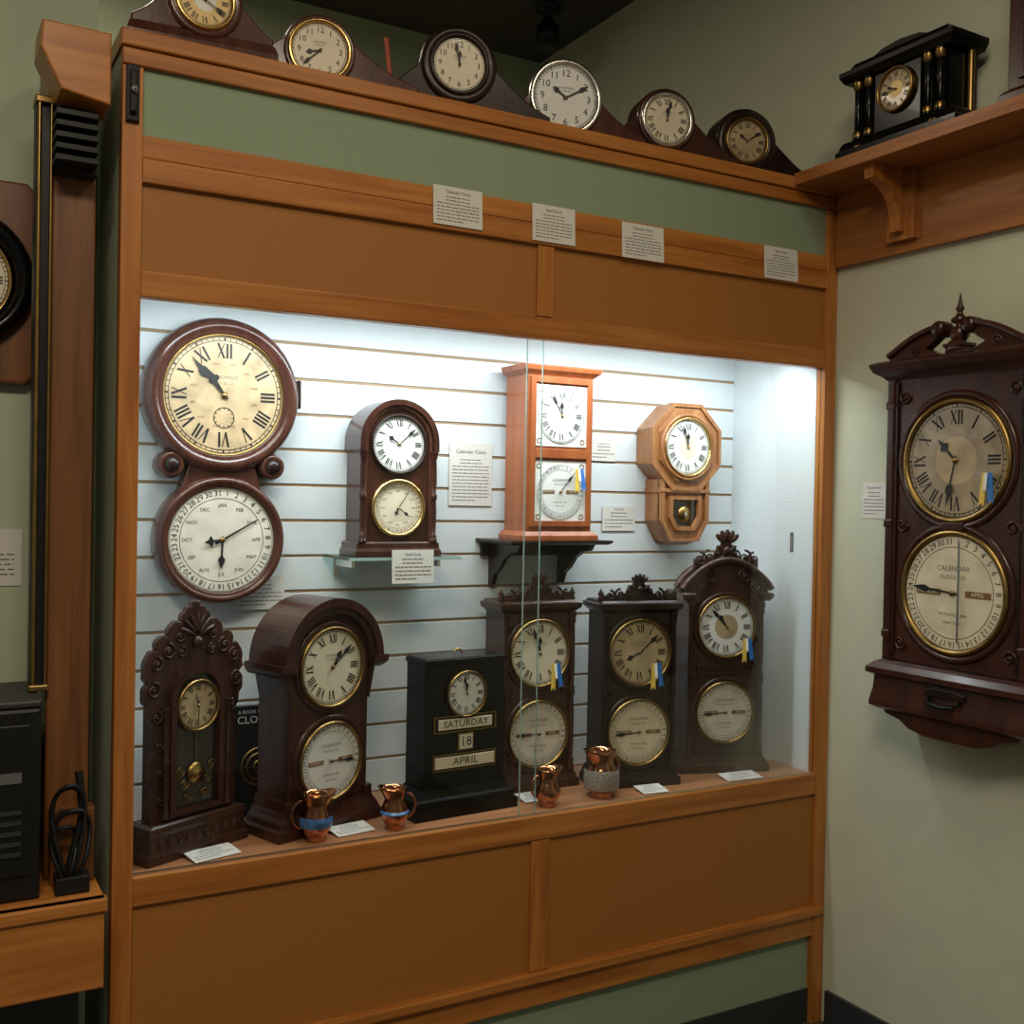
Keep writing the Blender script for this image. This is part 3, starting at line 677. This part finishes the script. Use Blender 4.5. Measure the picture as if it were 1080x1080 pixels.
b=MB(); b.box(-1.4,.356,-.12,.298,.575,.75,'oak_h',.004); b.box(-1.4,.360,-.126,-.10,.725,.75,'oak_h',.003)
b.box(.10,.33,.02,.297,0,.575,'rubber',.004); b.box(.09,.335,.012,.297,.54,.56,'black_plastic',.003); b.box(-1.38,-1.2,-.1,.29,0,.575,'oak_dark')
b.obj('oak_counter')
b=MB(); b.box(-.15,.245,-.07,.018,.751,1.12,'black_plastic',.008); b.box(-.15,.245,.018,.16,.751,1.12,'black_plastic'); b.box(-.13,.225,-.075,-.07,.80,1.09,'black_plastic',.003); b.box(.16,.21,-.0775,-.075,.98,1.0,'grey_metal'); b.box(-.15,.245,-.07,.16,1.12,1.135,'rubber',.005)
for i in range(5): b.box(.10,.21,-.0775,-.075,.84+i*.02,.848+i*.02,'rubber')
b.obj('black_speaker')
b=MB()
for (cx,w,h,ph,k) in((.297,.026,.10,0,1.9),(.305,.030,.075,1.2,1.3),(.290,.020,.06,2.2,1.6)):
    pts=[]
    for i in range(50):
        t=i/49; a=ph+t*2*pi*k; pts.append((cx+w*math.cos(a)+.008*math.sin(2*a),-.065+.02*t+.010*math.sin(3*a),.765+h+h*math.sin(a)*(1-.12*t)))
    b.tube(pts,.0045,'black_plastic',6)
b.box(.272,.335,-.075,-.035,.751,.785,'black_plastic',.004); b.tube([(.30,-.055,.78),(.30,-.05,.80),(.325,-.045,.90),(.318,-.03,.98)],.008,'black_plastic')
b.obj('cable_coil')
b=MB()
b.prism([(-.158,-.195),(-.135,-.218),(.135,-.218),(.158,-.195),(.158,.195),(.135,.218),(-.135,.218),(-.158,.195)],-.035,-.001,'oak_dark',.006)
b.revy(0,0,[(.148,-.03),(.150,-.055),(.140,-.072),(.124,-.075),(.114,-.06),(.108,-.045)],'ebony',56)
dial(b,0,0,-.042,.100,'cream','roman',(10,10),'brass',.06)
b.obj('round_wall_clock',(.104,.299,1.985))
b=MB(); b.revz(0,0,[(.05,0),(.05,-.02),(.02,-.03),(.02,-.06),(.045,-.08),(.05,-.16),(.04,-.16)],'black_plastic',20); b.obj('ceiling_spotlight',(2.15,1.25,3.43))
# ------------------------------------------------------------------ lights
def area(name,loc,rot,sx,sy,p,col,par=None):
    l=bpy.data.lights.new(name,'AREA'); l.shape='RECTANGLE'; l.size=sx; l.size_y=sy; l.energy=p; l.color=col
    o=bpy.data.objects.new(name,l); o.location=loc; o.rotation_euler=rot; COL.objects.link(o)
    if par: o.parent=par
    return o
area('case_lamp',(1.393,.085,1.962),(math.radians(14),0,0),1.8,.05,13.5,(.86,.95,1.0),case)
area('ceiling_lamp_a',(-.2,-2.3,3.38),(0,0,0),1.2,.6,62,(1,.87,.67))
area('ceiling_lamp_b',(1.3,-1.3,3.38),(0,0,0),.6,.6,9,(1,.86,.66))
area('back_wall_fill',(.4,.95,3.38),(0,0,0),.5,.4,9,(1,.87,.68))  # unseen fill light, added to brighten the back wall behind the case
w=bpy.data.worlds.new('world'); SC.world=w; w.use_nodes=True; bg=w.node_tree.nodes['Background']; bg.inputs[0].default_value=(.95,.87,.74,1); bg.inputs[1].default_value=.13
try:
    SC.view_settings.view_transform='Standard'; SC.view_settings.look='None'
except Exception as e: print(e)
